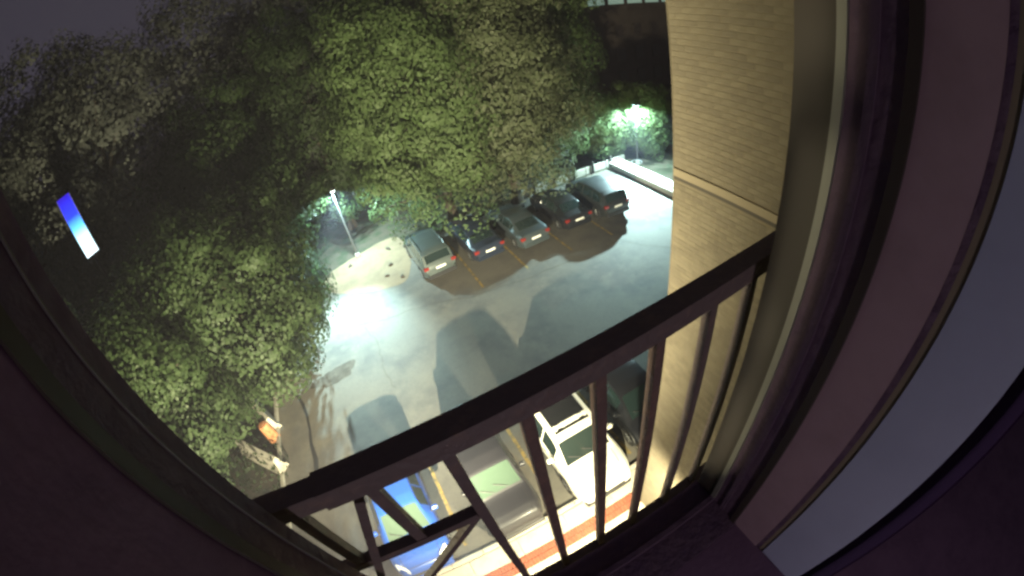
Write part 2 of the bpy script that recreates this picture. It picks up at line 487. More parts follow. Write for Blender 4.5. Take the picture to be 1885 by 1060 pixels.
# far building behind the trees at the right
fb = tag(empty('brick_building', (36, 40, 0)), 'dark brown building beyond the trees with lit top floor windows', 'building')
MB().box(-7, 14, 0, 9, -.02, 10.4).build('wall', 'far_brick', fb)
MB().box(-7.2, 14.2, -.2, 9.2, 12.4, 12.8).build('roof', 'far_brick', fb)
MB().box(-6.9, 13.9, .1, 8.9, 10.4, 12.4).build('top_wall', 'far_brick', fb)
for i in range(7):
    x = -6.4 + i * 2.9
    f = MB().box(x, x + 2.5, .02, .10, 11.15, 12.25).build('window_frame', 'black_plastic', fb)
    MB().box(x + .08, x + 2.42, -.0, .02, 11.2, 12.2).build('pane', 'lit_pane', f)
    for zz in (1.2, 4.1, 7.0):
        f = MB().box(x + .5, x + 1.9, -.06, -.003, zz, zz + 1.7).build('window_frame', 'far_brick', fb)
        MB().box(x + .58, x + 1.82, -.08, -.06, zz + .08, zz + 1.62).build('pane', 'dark_pane', f)

# ------------------------------------------------------------------ window recess, frame, curtain, railing
win = tag(empty('window', (0, .2, OZ0)), 'open dark window frame with metal track round the whole view', 'window')
def wpart(name, m, *boxes):
    b = MB()
    for (x0, x1, y0, y1, z0, z1) in boxes:
        b.box(x0, x1, y0 - .2, y1 - .2, z0 - OZ0, z1 - OZ0)
    return b.build(name, m, win)
zb, zt = OZ0, OZ1
R_ = OX1
# right side, from outside to inside
wpart('outer_jamb', 'bronze_frame', (R_ - .002, R_ + .003, .215, .2775, zb, zt))
wpart('track_strip', 'aluminium', (R_ - .008, R_ + .003, .2005, .2145, zb, zt))
wpart('jamb', 'dark_frame', (R_ - .001, R_ + .003, .172, .200, zb, zt), (R_ - .008, R_ + .003, .158, .1715, zb, zt), (R_ - .002, R_ + .003, .122, .1575, zb, zt))
wpart('sash_stop', 'bronze_frame', (R_ - .010, R_ + .003, .104, .1215, zb, zt))
wpart('lining', 'wood_trim', (R_ - .003, R_ + .003, .006, .1035, zb, zt))
wpart('shadow_gap', 'dark_frame', (R_ + .001, R_ + .003, -.006, .0055, zb, zt))
# left side
L_ = OX0
wpart('outer_jamb', 'dark_frame', (L_ - .003, L_ + .001, .2535, .2775, zb, zt))
wpart('track_strip', 'dull_metal', (L_ - .003, L_ + .0035, .2515, .2533, zb, zt))
wpart('jamb', 'dark_frame', (L_ - .003, L_ + .001, .214, .2513, zb, zt))
wpart('sash_stop', 'bronze_frame', (L_ - .003, L_ + .006, .196, .2135, zb, zt))
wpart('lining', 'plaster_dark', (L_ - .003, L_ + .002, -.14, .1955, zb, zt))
# sill and head
wpart('sill', 'dark_frame', (L_, R_, .10, .285, zb - .003, zb + .012), (L_, R_, .20, .215, zb + .0125, zb + .03))
wpart('head', 'dark_frame', (L_, R_, .10, .2775, zt - .012, zt + .003))
# interior plaster of the recess
iw = tag(yframe(-2.2, 2.2, 9.7, 14.2, YI, -.0205, OX0 - .001, OX1 + .001, OZ0 - .003, OZ1 + .003).build('interior_wall', 'grey_plaster'), kind='structure')
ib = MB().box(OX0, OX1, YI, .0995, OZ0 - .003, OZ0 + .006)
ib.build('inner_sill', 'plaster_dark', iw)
# curtain hanging in the room beside the window, right
def curtain(x0, x1, y, lab):
    n = 60; vs = []; zz = [10.11, 10.4, 10.8, 11.6, 12.4, 13.2]
    for k in range(2):
        for z in zz:
            for i in range(n + 1):
                t = i / n
                vs.append((x0 + (x1 - x0) * t, y + .022 * math.sin(t * 34 + .4 * (z - 10)) + k * .004, z))
    m = n + 1; L = len(zz); fs = []
    for k in range(2):
        for j in range(L - 1):
            for i in range(n):
                a = k * L * m + j * m + i
                fs.append((a, a + 1, a + m + 1, a + m) if k == 0 else (a, a + m, a + m + 1, a + 1))
    o = MB().add(vs, fs).build('curtain', 'curtain_cloth', smooth=True)
    return tag(o, lab, 'curtain', 'curtains in the room')
curtain(.60, 1.9, -.23, 'dark purple curtain hanging in the bottom right corner')
curtain(-1.6, -.27, -.23, 'dark purple curtain on the left side of the window')

# unseen fill lamp added behind the camera to brighten the window recess
nl = tag(empty('fill_lamp', (-.06, -1.15, 11.0)), 'small dim fill lamp added in the room behind the window', 'fill lamp')
MB().lathe([(.05, -.10), (.05, -.08), (.015, -.07), (.015, .0)], 14).build('base', 'black_plastic', nl, True)
MB().lathe([(.012, .0), (.04, .02), (.05, .06), (.035, .10), (.008, .115)], 16).build('globe', 'lamp_dim', nl, True)
light('bulb_light', 'POINT', (0, 0, .22), 1.8, (1.0, .86, .95), .05, nl)
st = tag(empty('added_side_table', (-.06, -1.15, 10.1)), 'small dark side table added under the added fill lamp', 'table')  # unseen table added to carry the fill lamp
MB().box(-.22, .22, -.22, .22, .765, .795, .01).build('table_top', 'black_plastic', st)
for sx in (-.18, .18):
    for sy in (-.18, .18):
        MB().box(sx - .02, sx + .02, sy - .02, sy + .02, 0, .764).build('leg', 'black_plastic', st)
tag(MB().box(-3, 3, -5, YI, 10.0, 10.1).build('interior_floor', 'plaster_dark'), kind='structure')
rl = tag(empty('balcony_railing', (0, .33, 10.6)), 'dark painted metal balcony railing with square balusters across the window', 'railing')
D = .33
def rpart(name, m, b): return b.build(name, m, rl)
rpart('top_rail', 'rail_paint', MB().box(-.205, .80, -.02, .02, .9365, .9765))
rpart('rail_sleeve', 'rail_paint', MB().box(-.33, -.2055, -.017, .017, .939, .974))
rpart('bottom_rail', 'rail_paint', MB().box(-.33, .80, -.015, .015, .06, .09))
me = MB().box(-.0095, .0095, -.0095, .0095, .0905, .9360).mesh('baluster', 'rail_paint')
me_r = MB().box(-.0095, .0095, -.0095, .0095, .0905, .9360).mesh('baluster', 'rusty_paint')
me_s = MB().box(-.0095, .0095, -.0095, .0095, .725, .9360).mesh('baluster', 'rail_paint')
for i, xr in enumerate((-.08, .285, .655, 1.01, 1.39, 1.75, 2.11)):
    place('baluster', me_r if i in (1, 2, 3) else me, rl, (xr * D, 0, 0))
for xr in (-.795, -.43):
    place('baluster', me_s, rl, (xr * D, 0, 0))
rpart('cross_bar', 'rail_paint', MB().box(-.30, -.037, -.011, .011, .702, .7245))
rpart('brace', 'rail_paint', MB().tube([(-.036, 0, .706), (-.19, 0, .530), (-.33, 0, .37)], .0105, 4, square=True))
rpart('brace', 'rail_paint', MB().tube([(-.163, -.012, .925), (-.255, -.012, .665), (-.33, -.012, .45)], .011, 4, square=True))
for x in (-.325, .795):
    rpart('wall_bracket', 'rail_paint', MB().box(x - .02, x + .02, -.05, -.0205, .935, .978))

# ------------------------------------------------------------------ lamps
def pole_lamp(x, y, h, lab, power, arm, aim, cone, spill):
    t = tag(empty('lamp_post', (x, y, 0)), lab, 'street lamp', 'lamp posts of the parking lot')
    MB().lathe([(.17, -.02), (.17, .25), (.12, .32)], 12).build('base', 'concrete', t, True)
    MB().tube([(0, 0, .3), (0, 0, h * .5), (0, 0, h)], [.065, .055, .045], 10).build('pole', 'lamp_metal', t, True)
    a = Vector(arm)
    MB().tube([(0, 0, h - .05), a * .5 + Vector((0, 0, h + .12)), a + Vector((0, 0, h + .14))], .03, 8).build('arm', 'lamp_metal', t, True)
    hd = MB().box(a.x - .17, a.x + .17, a.y - .26, a.y + .20, h + .08, h + .20, .03).build('lamp_head', 'lamp_metal', t)
    MB().box(a.x - .13, a.x + .13, a.y - .21, a.y + .14, h + .055, h + .079).build('lens', 'lamp_led', hd)
    l = light('lamp_light', 'SPOT', (a.x, a.y, h - .02), spill, LED, .12, t)      # spill straight down
    l.data.spot_size = rad(172); l.data.spot_blend = .4
    l.rotation_euler = Vector((aim[0] * .2, aim[1] * .2, -1)).to_track_quat('-Z', 'Y').to_euler()
    # second head added to shape the light pool thrown onto the lot
    b = a + Vector((aim[0], aim[1], 0)).normalized() * .18
    fh = MB().tube([(a.x, a.y, h + .06), (b.x, b.y, h - .06)], .07, 10).build('added_head', 'lamp_metal', t, True)
    c = b + Vector((aim[0], aim[1], -1)).normalized() * .10
    l = light('flood_light', 'SPOT', (c.x, c.y, h - .16), power, LED, .10, t)
    l.data.spot_size = rad(cone); l.data.spot_blend = 1.0
    l.rotation_euler = Vector((aim[0], aim[1], -1)).to_track_quat('-Z', 'Y').to_euler()
pole_lamp(-1.05, 23.9, 4.75, 'slim lamp post at the back of the pale stone apron', 3300, (.1, -.5, 0), (-.42, -1.60), 62, 1150)
pole_lamp(19.2, 21.9, 4.5, 'lamp post by the low wall at the far right', 4000, (-.3, -.45, 0), (-.85, -.78), 76, 2000)

def assumed_flood(x, z, lab, power, aim, size, blend, radius=.08):  # unseen facade floodlights, assumed from the car shadows and lit pavement
    t = tag(empty('assumed_floodlight', (x, YO, z)), lab, 'floodlight', 'assumed floodlights on the facade')
    MB().box(-.07, .07, 0, .03, -.08, .08).build('back_plate', 'galvanised', t)
    MB().tube([(0, .03, 0), (0, .14, .03)], .02, 8).build('arm', 'galvanised', t)
    hd = MB().box(-.16, .16, .12, .22, -.10, .12, .02).build('housing', 'galvanised', t)
    MB().box(-.13, .13, .2205, .232, -.07, .09).build('lens', 'lamp_warm', hd)
    l = light('flood_light', 'SPOT', (0, .30, 0), power, WARM, radius, t)
    l.data.spot_size = size; l.data.spot_blend = blend
    d = Vector(aim).normalized()
    l.rotation_euler = d.to_track_quat('-Z', 'Y').to_euler()
assumed_flood(-2.6, 3.75, 'assumed warm floodlight on the facade over the blue car', 7000, (.14, 1, .40), rad(126), 1.0)
assumed_flood(1.6, 3.2, 'assumed warm floodlight on the facade over the pavement', 640, (.1, 1, -1.3), rad(150), .55)
# warm street lamp added outside the view to brighten the wing and window strip
sl = tag(empty('added_street_lamp', (-8.5, .98, 0)), 'tall warm street lamp added beside the facade left of the window', 'street lamp')
MB().tube([(0, 0, 0), (0, 0, 4), (0, 0, 8.8)], [.09, .07, .05], 10).build('pole', 'lamp_metal', sl, True)
hd = MB().box(-.02, .42, -.11, .11, 8.72, 8.84, .03).build('lamp_head', 'lamp_metal', sl)
MB().box(.12, .38, -.08, .08, 8.69, 8.718).build('lens', 'lamp_warm', hd)
l = light('lamp_light', 'SPOT', (.25, 0, 8.55), 320, WARM, .5, sl)
l.data.spot_size = rad(110); l.data.spot_blend = .6
l.rotation_euler = Vector((1, .12, -.08)).to_track_quat('-Z', 'Y').to_euler()

# glowing panel on an added post, standing in for a window reflection
sg = tag(empty('reflection_panel', (-9.75, 14.0, 0)), 'tall glowing panel in place of a window reflection, white at the foot and deep blue above, among dark trees', 'reflection panel')
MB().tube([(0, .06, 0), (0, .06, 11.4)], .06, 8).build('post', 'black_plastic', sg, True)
m = mat('reflection_glow', (0.004, 0.004, 0.01), 0.9, spec=0.0)
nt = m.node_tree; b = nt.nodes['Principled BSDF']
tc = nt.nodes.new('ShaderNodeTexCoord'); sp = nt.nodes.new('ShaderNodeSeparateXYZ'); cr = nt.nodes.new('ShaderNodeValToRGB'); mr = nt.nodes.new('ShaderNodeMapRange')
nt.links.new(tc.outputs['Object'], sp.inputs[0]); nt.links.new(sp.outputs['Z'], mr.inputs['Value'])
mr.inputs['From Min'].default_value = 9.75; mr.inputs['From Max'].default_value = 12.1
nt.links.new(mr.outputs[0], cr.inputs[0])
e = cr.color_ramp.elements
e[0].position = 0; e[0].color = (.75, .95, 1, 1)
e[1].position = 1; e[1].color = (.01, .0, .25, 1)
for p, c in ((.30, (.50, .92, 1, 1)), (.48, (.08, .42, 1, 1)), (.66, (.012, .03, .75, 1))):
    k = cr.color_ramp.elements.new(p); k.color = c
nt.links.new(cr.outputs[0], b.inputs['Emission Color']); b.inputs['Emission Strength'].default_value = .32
pn = MB().box(-.27, .27, -.06, .0, 9.75, 12.1).build('glowing_panel', 'reflection_glow', sg)
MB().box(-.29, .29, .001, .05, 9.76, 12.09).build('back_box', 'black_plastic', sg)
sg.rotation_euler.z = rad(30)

# barrier blocks and orange drum under the left tree
def jersey(x, y, rz, L, lab):
    b = MB()
    prof = [(-.30, 0), (.30, 0), (.30, .08), (.17, .33), (.10, .82), (-.10, .82), (-.17, .33), (-.30, .08)]
    n = len(prof)
    vs = [(p[0], -L / 2, p[1]) for p in prof] + [(p[0], L / 2, p[1]) for p in prof]
    b.add(vs, [tuple(range(n - 1, -1, -1)), tuple(range(n, 2 * n))] + [(i, (i + 1) % n, n + (i + 1) % n, n + i) for i in range(n)])
    o = b.build('concrete_barrier', 'pale_concrete', loc=(x, y, 0))
    o.rotation_euler.z = rz
    return tag(o, lab, 'barrier', 'barrier blocks at the left edge')
jersey(-7.55, 13.6, rad(30), 2.1, 'thin pale concrete barrier above the orange drum at the left edge')
jersey(-7.75, 11.4, rad(46), 2.6, 'broad bright concrete barrier below the orange drum at the left edge')
dr = tag(empty('traffic_drum', (-7.2, 12.35, 0)), 'orange plastic traffic drum between the two pale barriers', 'traffic drum')
MB().lathe([(.31, 0), (.31, .10), (.27, .12), (.27, .34), (.25, .36), (.25, .60), (.23, .62), (.23, .86), (.20, .95), (.06, .97)], 18).build('drum_body', 'orange_plastic', dr, True)

# ------------------------------------------------------------------ cars
def smooth_interp(pts, t):
    if t <= pts[0][0]: return pts[0][1]
    if t >= pts[-1][0]: return pts[-1][1]
    for a, b in zip(pts, pts[1:]):
        if a[0] <= t <= b[0]:
            u = (t - a[0]) / (b[0] - a[0])
            return a[1] + (b[1] - a[1]) * u
KINDS = {
 'suv': dict(L=4.6, W=.93, top=[(-2.30, .80), (-2.26, 1.00), (-2.20, 1.10), (-1.92, 1.58), (-1.6, 1.68), (-.6, 1.72), (.2, 1.70), (.58, 1.62), (1.28, 1.12), (1.45, 1.08), (1.9, 1.02), (2.16, .92), (2.27, .76), (2.30, .60)],
             belt=[(-2.3, .95), (-1.9, 1.06), (1.2, 1.0), (1.5, .98), (2.3, .72)], wt=[(-2.3, .80), (-2.1, .76), (-1.7, .70), (.5, .70), (1.2, .80), (1.6, .80), (2.2, .70), (2.3, .60)],
             ws=(.64, 1.22), rw=(-2.15, -1.94), sw=[(-1.75, -1.02), (-.95, -.05), (.03, .72)], cab=(-2.1, 1.15), zbot=.26, wheel=.36, ax=1.38),
 'sedan': dict(L=4.6, W=.90, top=[(-2.30, .72), (-2.27, .92), (-2.18, 1.02), (-1.75, 1.07), (-1.05, 1.33), (-.75, 1.41), (-.3, 1.45), (.15, 1.44), (.45, 1.38), (1.25, 1.00), (1.45, .96), (1.9, .90), (2.18, .78), (2.28, .64), (2.30, .52)],
             belt=[(-2.3, .86), (-1.8, .96), (1.2, .90), (1.5, .87), (2.3, .60)], wt=[(-2.3, .78), (-2.0, .74), (-1.6, .70), (-.8, .62), (.4, .62), (1.2, .74), (1.6, .77), (2.2, .68), (2.3, .58)],
             ws=(.50, 1.20), rw=(-1.68, -1.10), sw=[(-1.15, -.95), (-.88, -.12), (-.04, .58)], cab=(-1.7, 1.15), zbot=.20, wheel=.33, ax=1.36),
}
def car_sections(K):
    def T(y, u):
        wt = smooth_interp(K['wt'], y); tp = smooth_interp(K['top'], y)
        return (u * wt, y, tp - .055 * abs(u) ** 3.5)
    def B(y, s):
        w = K['W'] * (1 - .22 * max(0, (abs(y) - 1.7) / .6) ** 2)
        bz = min(smooth_interp(K['belt'], y), T(y, 1)[2] - .02)
        return (s * w * .97, y, bz)
    def side(y, s, v):
        a = Vector(B(y, s)); b = Vector(T(y, s))
        return a.lerp(b, v)
    return T, B, side
def car(name, kind, loc, rz, paint, label, glass='car_glass', wind='car_glass', group=None, roof=None, rails=None, seed=0, width=1.0, roofglass=None):
    K = KINDS[kind]
    T, B, side = car_sections(K)
    t = tag(empty(name, loc, rz), label, 'car', group)
    ys = sorted(set([p[0] for p in K['top']] + list(np.linspace(-2.3, 2.3, 37))))
    US = (-1, -.92, -.7, -.35, 0, .35, .7, .92, 1)
    vs = []; M = None
    for y in ys:
        w = K['W'] * (1 - .22 * max(0, (abs(y) - 1.7) / .6) ** 2)
        zb_ = K['zbot'] + .16 * max(0, (abs(y) - 1.9) / .4) ** 1.5
        bz = B(y, 1)[2]
        row = []
        R1 = [(w * .86, y, zb_), (w * .97, y, zb_ + .08), (w * 1.0, y, zb_ + (bz - zb_) * .45), (w * 1.0, y, zb_ + (bz - zb_) * .8), (w * .985, y, bz - .02), B(y, 1)]
        for p in [(-.0, y, zb_)] + R1: row.append(p)
        row += [T(y, u) for u in US[::-1]]
        row += [(-p[0], p[1], p[2]) for p in R1[::-1]]
        M = len(row)
        vs += row
    fs = []
    for i in range(len(ys) - 1):
        for k in range(M):
            a = i * M + k; b2 = i * M + (k + 1) % M
            fs.append((a, a + M, b2 + M, b2))
    fs.append(tuple(range(M))); fs.append(tuple(range((len(ys) - 1) * M + M - 1, (len(ys) - 1) * M - 1, -1)))
    body = MB().add(vs, fs).build('body', paint, t, True)
    def patch(name, m, fn, nu, nv, off, parent=t):
        P = [[Vector(fn(i / nu, j / nv)) for i in range(nu + 1)] for j in range(nv + 1)]
        b = MB(); V = []
        for j in range(nv + 1):
            for i in range(nu + 1):
                du = P[j][min(i + 1, nu)] - P[j][max(i - 1, 0)]
                dv = P[min(j + 1, nv)][i] - P[max(j - 1, 0)][i]
                n = du.cross(dv).normalized()
                c = P[j][i]
                if n.dot(c - Vector((0, c.y * .6, .6))) < 0: n = -n
                V.append((c, n))
        top = [c + n * off for c, n in V]; bot = [c - n * .01 for c, n in V]
        n1 = nu + 1; cnt = len(V)
        F = [(j * n1 + i, j * n1 + i + 1, (j + 1) * n1 + i + 1, (j + 1) * n1 + i) for j in range(nv) for i in range(nu)]
        edge = [j for j in range(nu)]
        rim = [i for i in range(nu)] + [(j * n1 + nu) for j in range(nv)] + [nv * n1 + i for i in range(nu, 0, -1)] + [j * n1 for j in range(nv, 0, -1)]
        F += [(rim[k], rim[(k + 1) % len(rim)], rim[(k + 1) % len(rim)] + cnt, rim[k] + cnt) for k in range(len(rim))]
        return b.add(top + bot, F).build(name, m, parent, True)
    y0, y1 = K['ws']
    patch('windshield', wind, lambda u, v: T(y0 + (y1 - y0) * v, (-1 + 2 * u) * .90), 10, 5, .006)
    y0, y1 = K['rw']
    patch('rear_window', glass, lambda u, v: T(y0 + (y1 - y0) * v, (-1 + 2 * u) * .86), 8, 4, .006)
    for s in (-1, 1):
        for (a, c) in K['sw']:
            def fn(u, v, a=a, c=c, s=s):
                y = a + (c - a) * u
                lim = .90
                if c > .5 and K is KINDS[kind] and y > .35: pass
                return side(y, s, .10 + (lim - .10) * v)
            patch('side_window', glass, fn, 5, 3, .005)
    if roofglass:
        patch('sunroof', roofglass, lambda u, v: T(-1.45 + 1.85 * v, (-1 + 2 * u) * .80), 8, 6, .006)
    # wheels
    for s in (-1, 1):
        for y in (-K['ax'], K['ax']):
            r = K['wheel']
            wh = empty('wheel', (s * (K['W'] - .10), y, r)); wh.parent = t
            MB().lathe([(r * .62, -.10), (r * .94, -.10), (r, -.06), (r, .06), (r * .94, .10), (r * .62, .10)], 20, axis='x').build('tyre', 'rubber', wh, True)
            bq = MB().lathe([(r * .60, -.07), (r * .60, .075)], 18, axis='x')
            for k in range(5):
                a = 6.283 * k / 5
                bq.tube([(s * .085, 0, 0), (s * .085, math.cos(a) * r * .55, math.sin(a) * r * .55)], .03, 4)
            bq.build('rim', 'rim', wh, True)
            arc = MB()
            pts = [(s * (K['W'] + .002), y + (r + .05) * math.cos(a), r + (r + .05) * math.sin(a)) for a in np.linspace(.15, math.pi - .15, 12)]
            arc.tube(pts, .028, 5).build('wheel_arch', 'black_plastic', t, True)
    # lamps, plates, mirrors
    tz = .98 if kind == 'suv' else .86
    for s in (-1, 1):
        w = K['W']
        MB().box(s * w * .80 - .13, s * w * .80 + .13, -2.315 + .03, -2.13, tz - .09, tz + .07, .02).build('tail_light', 'tail_red', t)
        MB().add([(s * .50, 2.20, .66), (s * .74, 2.06, .66), (s * .76, 1.92, .72), (s * .74, 1.88, .865), (s * .52, 2.10, .865), (s * .48, 2.18, .76),
                  (s * .50, 2.26, .64), (s * .78, 2.12, .64), (s * .80, 1.98, .72), (s * .78, 1.88, .88), (s * .52, 2.14, .875), (s * .47, 2.24, .76)],
                 [(6, 7, 8, 9, 10, 11), (0, 6, 11, 5), (5, 11, 10, 4), (4, 10, 9, 3), (3, 9, 8, 2), (2, 8, 7, 1), (1, 7, 6, 0)]).build('headlight', 'headlamp', t, True)
        mz = 1.05 if kind == 'suv' else .95
        mi = MB().box(s * (w + .10) - .09, s * (w + .10) + .09, .70, .82, mz, mz + .14, .025).build('mirror', paint, t)
        MB().tube([(s * (w - .08), .80, mz - .02), (s * (w + .04), .78, mz + .04)], .022, 6).build('arm', 'black_plastic', mi)
        for yy in (-.75, .15):
            MB().box(s * (w + .004) - .012, s * (w + .004) + .012, yy, yy + .16, tz - .10, tz - .07).build('door_handle', 'chrome', t)
    MB().box(-.26, .26, -2.335, -2.298, tz - .16, tz - .05, .005).build('license_plate', 'plate_white', t)
    MB().box(-.55, .55, 2.20, 2.312, .44, .60, .03).build('grille', 'black_plastic', t)
    MB().box(-K['W'] * .82, K['W'] * .82, 2.10, 2.335, .28, .42, .04).build('front_bumper', 'black_plastic' if kind == 'suv' else paint, t)
    MB().box(-K['W'] * .84, K['W'] * .84, -2.34, -2.12, .36, .56, .04).build('rear_bumper', 'black_plastic' if kind == 'suv' else paint, t)
    for x in (-.35, .25):
        a = Vector(T(1.20, x)); c = Vector(T(1.02, x + .5))
        MB().tube([a + Vector((0, .02, .02)), c + Vector((0, .02, .025))], .010, 4).build('wiper', 'black_plastic', t)
    sm = MB()
    for u in (-.80, .80):
        sm.tube([Vector(T(y, u)) + Vector((0, 0, .002)) for y in np.linspace(1.38, 2.14, 7)], .007, 4)
    sm.tube([Vector(T(2.14, u)) + Vector((0, .004, .002)) for u in np.linspace(-.8, .8, 7)], .007, 4)
    sm.build('hood_seam', 'black_plastic', t)
    for s in (-1, 1):
        for yy in (-.98, -.02, .86):
            MB().tube([(s * (K['W'] * 1.0 + .001), yy, .36), (s * (K['W'] + .001), yy, .70), Vector(B(yy, s)) + Vector((s * .004, 0, 0))], .007, 4).build('door_seam', 'black_plastic', t)
    if rails:
        for s in (-1, 1):
            pts = [Vector(T(y, s * .93)) + Vector((0, 0, .045)) for y in np.linspace(-1.6, .35, 8)]
            pts[0].z -= .04; pts[-1].z -= .04
            MB().tube(pts, .022, 6).build('roof_rail', rails, t, True)
    t.scale = (width, 1, 1)
    return t
mat('paint_blue', (0.012, 0.060, 0.30), 0.35, coat=.4)
mat('paint_grey', (0.014, 0.014, 0.018), 0.42, coat=.3)
mat('paint_white', (0.78, 0.76, 0.68), 0.35, coat=.5)
mat('paint_black', (0.012, 0.013, 0.016), 0.28, coat=.6)
mat('paint_silver', (0.075, 0.095, 0.095), 0.35, metal=.3, coat=.5)
mat('paint_slate', (0.030, 0.034, 0.036), 0.35, metal=.3, coat=.5)
mat('paint_navy', (0.015, 0.022, 0.040), 0.3, coat=.6)
mat('paint_paleblue', (0.065, 0.085, 0.095), 0.35, metal=.4, coat=.5)
mat('paint_darkgreen', (0.02, 0.035, 0.035), 0.3, coat=.6)
mat('roof_black', (0.010, 0.011, 0.012), 0.15, coat=.3)
FAR = 'cars in the far row under the trees'
NEAR = 'cars in the near row below the window'
PI = math.pi
# near row faces the building (front towards -y): rotate half a turn
car('parked_car', 'sedan', (-2.62, 6.75, 0), PI + .02, 'paint_blue', 'bright blue car parked nose to the building, below the left end of railing', wind='windshield_tree_reflection', group=NEAR)
car('parked_car', 'suv', (.27, 6.70, 0), PI + .02, 'paint_grey', 'dark grey car with green tree reflection painted on its windshield between blue car and white car', wind='windshield_tree_reflection', group=NEAR, width=.91)
car('parked_car', 'suv', (2.98, 6.35, 0), PI, 'paint_white', 'white car with black glass roof parked below the railing', wind='windshield_dark', group=NEAR, roofglass='roof_black')
car('parked_car', 'sedan', (5.45, 6.6, 0), PI - .02, 'paint_black', 'dark car half hidden behind the brick wing and balusters', group=NEAR)
# far row, tails towards the building
car('parked_car', 'suv', (2.72, 20.0, 0), .03, 'paint_silver', 'silver people carrier with bright roof rails, leftmost in the far row', rails='chrome', group=FAR)
car('parked_car', 'sedan', (5.38, 19.75, 0), .02, 'paint_navy', 'dark navy sedan beside the silver people carrier', group=FAR)
car('parked_car', 'sedan', (7.78, 19.2, 0), .02, 'paint_paleblue', 'silver blue sedan in the middle of the far row', group=FAR)
car('parked_car', 'sedan', (10.6, 19.2, 0), -.02, 'paint_black', 'black car fourth from the left in the far row', group=FAR)
car('parked_car', 'suv', (13.0, 18.8, 0), -.03, 'paint_slate', 'bulky slate grey car with red tail lamps, rightmost in the far row', group=FAR)

# ------------------------------------------------------------------ trees
def leaf_mat(name, c1, c2, c3):
    m = bpy.data.materials.new(name)
    m.use_nodes = True
    nt = m.node_tree
    b = nt.nodes['Principled BSDF']
    geo = nt.nodes.new('ShaderNodeNewGeometry')
    cr = nt.nodes.new('ShaderNodeValToRGB')
    cr.color_ramp.elements[0].color = (*c1, 1); cr.color_ramp.elements[1].color = (*c3, 1)
    k = cr.color_ramp.elements.new(.55); k.color = (*c2, 1)
    nt.links.new(geo.outputs['Random Per Island'], cr.inputs[0])
    nt.links.new(cr.outputs[0], b.inputs['Base Color'])
    b.inputs['Roughness'].default_value = .55
    b.inputs['Specular IOR Level'].default_value = .2
    tr = nt.nodes.new('ShaderNodeBsdfTranslucent')
    nt.links.new(cr.outputs[0], tr.inputs[0])
    mx = nt.nodes.new('ShaderNodeMixShader'); mx.inputs[0].default_value = .5
    out = nt.nodes['Material Output']
    nt.links.new(b.outputs[0], mx.inputs[1]); nt.links.new(tr.outputs[0], mx.inputs[2]); nt.links.new(mx.outputs[0], out.inputs[0])
    MATS[name] = m
leaf_mat('leaf_maple', (.026, .044, .016), (.034, .055, .020), (.048, .068, .030))
leaf_mat('leaf_olive', (.095, .116, .058), (.112, .132, .070), (.135, .148, .092))
leaf_mat('leaf_dark', (.066, .072, .062), (.080, .086, .074), (.098, .102, .090))
leaf_mat('leaf_fresh', (.080, .122, .044), (.096, .142, .054), (.120, .160, .074))

def crown_mesh(rng, cz, rx, ry, rz_, ncl, nper, leaf, drop=None, clump=.75):
    # clump centres spread in an uneven shell
    d = rng.normal(size=(ncl, 3)); d /= np.linalg.norm(d, axis=1)[:, None]
    lob = rng.normal(size=(11, 3)); lob /= np.linalg.norm(lob, axis=1)[:, None]
    bumpf = .78 + .38 * np.max(np.clip(d @ lob.T, 0, 1) ** 9, axis=1)
    rr = rng.uniform(.35, 1.0, ncl) ** .38 * bumpf
    hz = np.hypot(d[:, 0], d[:, 1])
    uz = rng.uniform(-1, 1, ncl)
    hf = np.sqrt(np.clip(1 - np.abs(uz) ** 3.2, .02, 1))
    d = np.stack([d[:, 0] / hz * hf, d[:, 1] / hz * hf, uz], 1)
    c = d * rr[:, None] * np.array([rx, ry, rz_])
    d = d / np.linalg.norm(d, axis=1)[:, None]
    keep = np.ones(ncl, bool)
    c = c[keep]; dirs = d[keep]
    n = len(c)
    # branches of leaves: each clump is a flattened, drooping spray pointing outwards
    cs = rng.uniform(.6, 1.3, n) * clump
    off = rng.normal(size=(n, nper, 3)) * np.array([.55, .55, .32])
    ln = np.linalg.norm(off, axis=2, keepdims=True)
    off = off / np.maximum(ln, .6)
    P = c[:, None, :] + off * cs[:, None, None]
    P[:, :, 2] -= .25 * cs[:, None] * (off[:, :, 0] ** 2 + off[:, :, 1] ** 2)
    # leaf normals: mostly up and out
    out = off * .95 + dirs[:, None, :] * .45 + np.array([0, 0, .35])[None, None, :] + rng.normal(size=P.shape) * .18
    out /= np.linalg.norm(out, axis=2, keepdims=True)
    t = rng.normal(size=P.shape) + dirs[:, None, :] * .8 + np.array([0, 0, -.5])
    t -= out * np.sum(t * out, axis=2, keepdims=True)
    t /= np.linalg.norm(t, axis=2, keepdims=True)
    s = np.cross(out, t)
    P = P.reshape(-1, 3); out = out.reshape(-1, 3); t = t.reshape(-1, 3); s = s.reshape(-1, 3)
    N_ = len(P)
    sz = (rng.uniform(.65, 1.25, N_) * leaf)[:, None]
    v = np.empty((N_, 4, 3))
    v[:, 0] = P - t * sz * .55
    v[:, 1] = P + s * sz * .42 + out * sz * .10
    v[:, 2] = P + t * sz * .65 - out * sz * .12
    v[:, 3] = P - s * sz * .42 + out * sz * .10
    v[:, :, 2] += cz
    return v.reshape(-1, 3), c
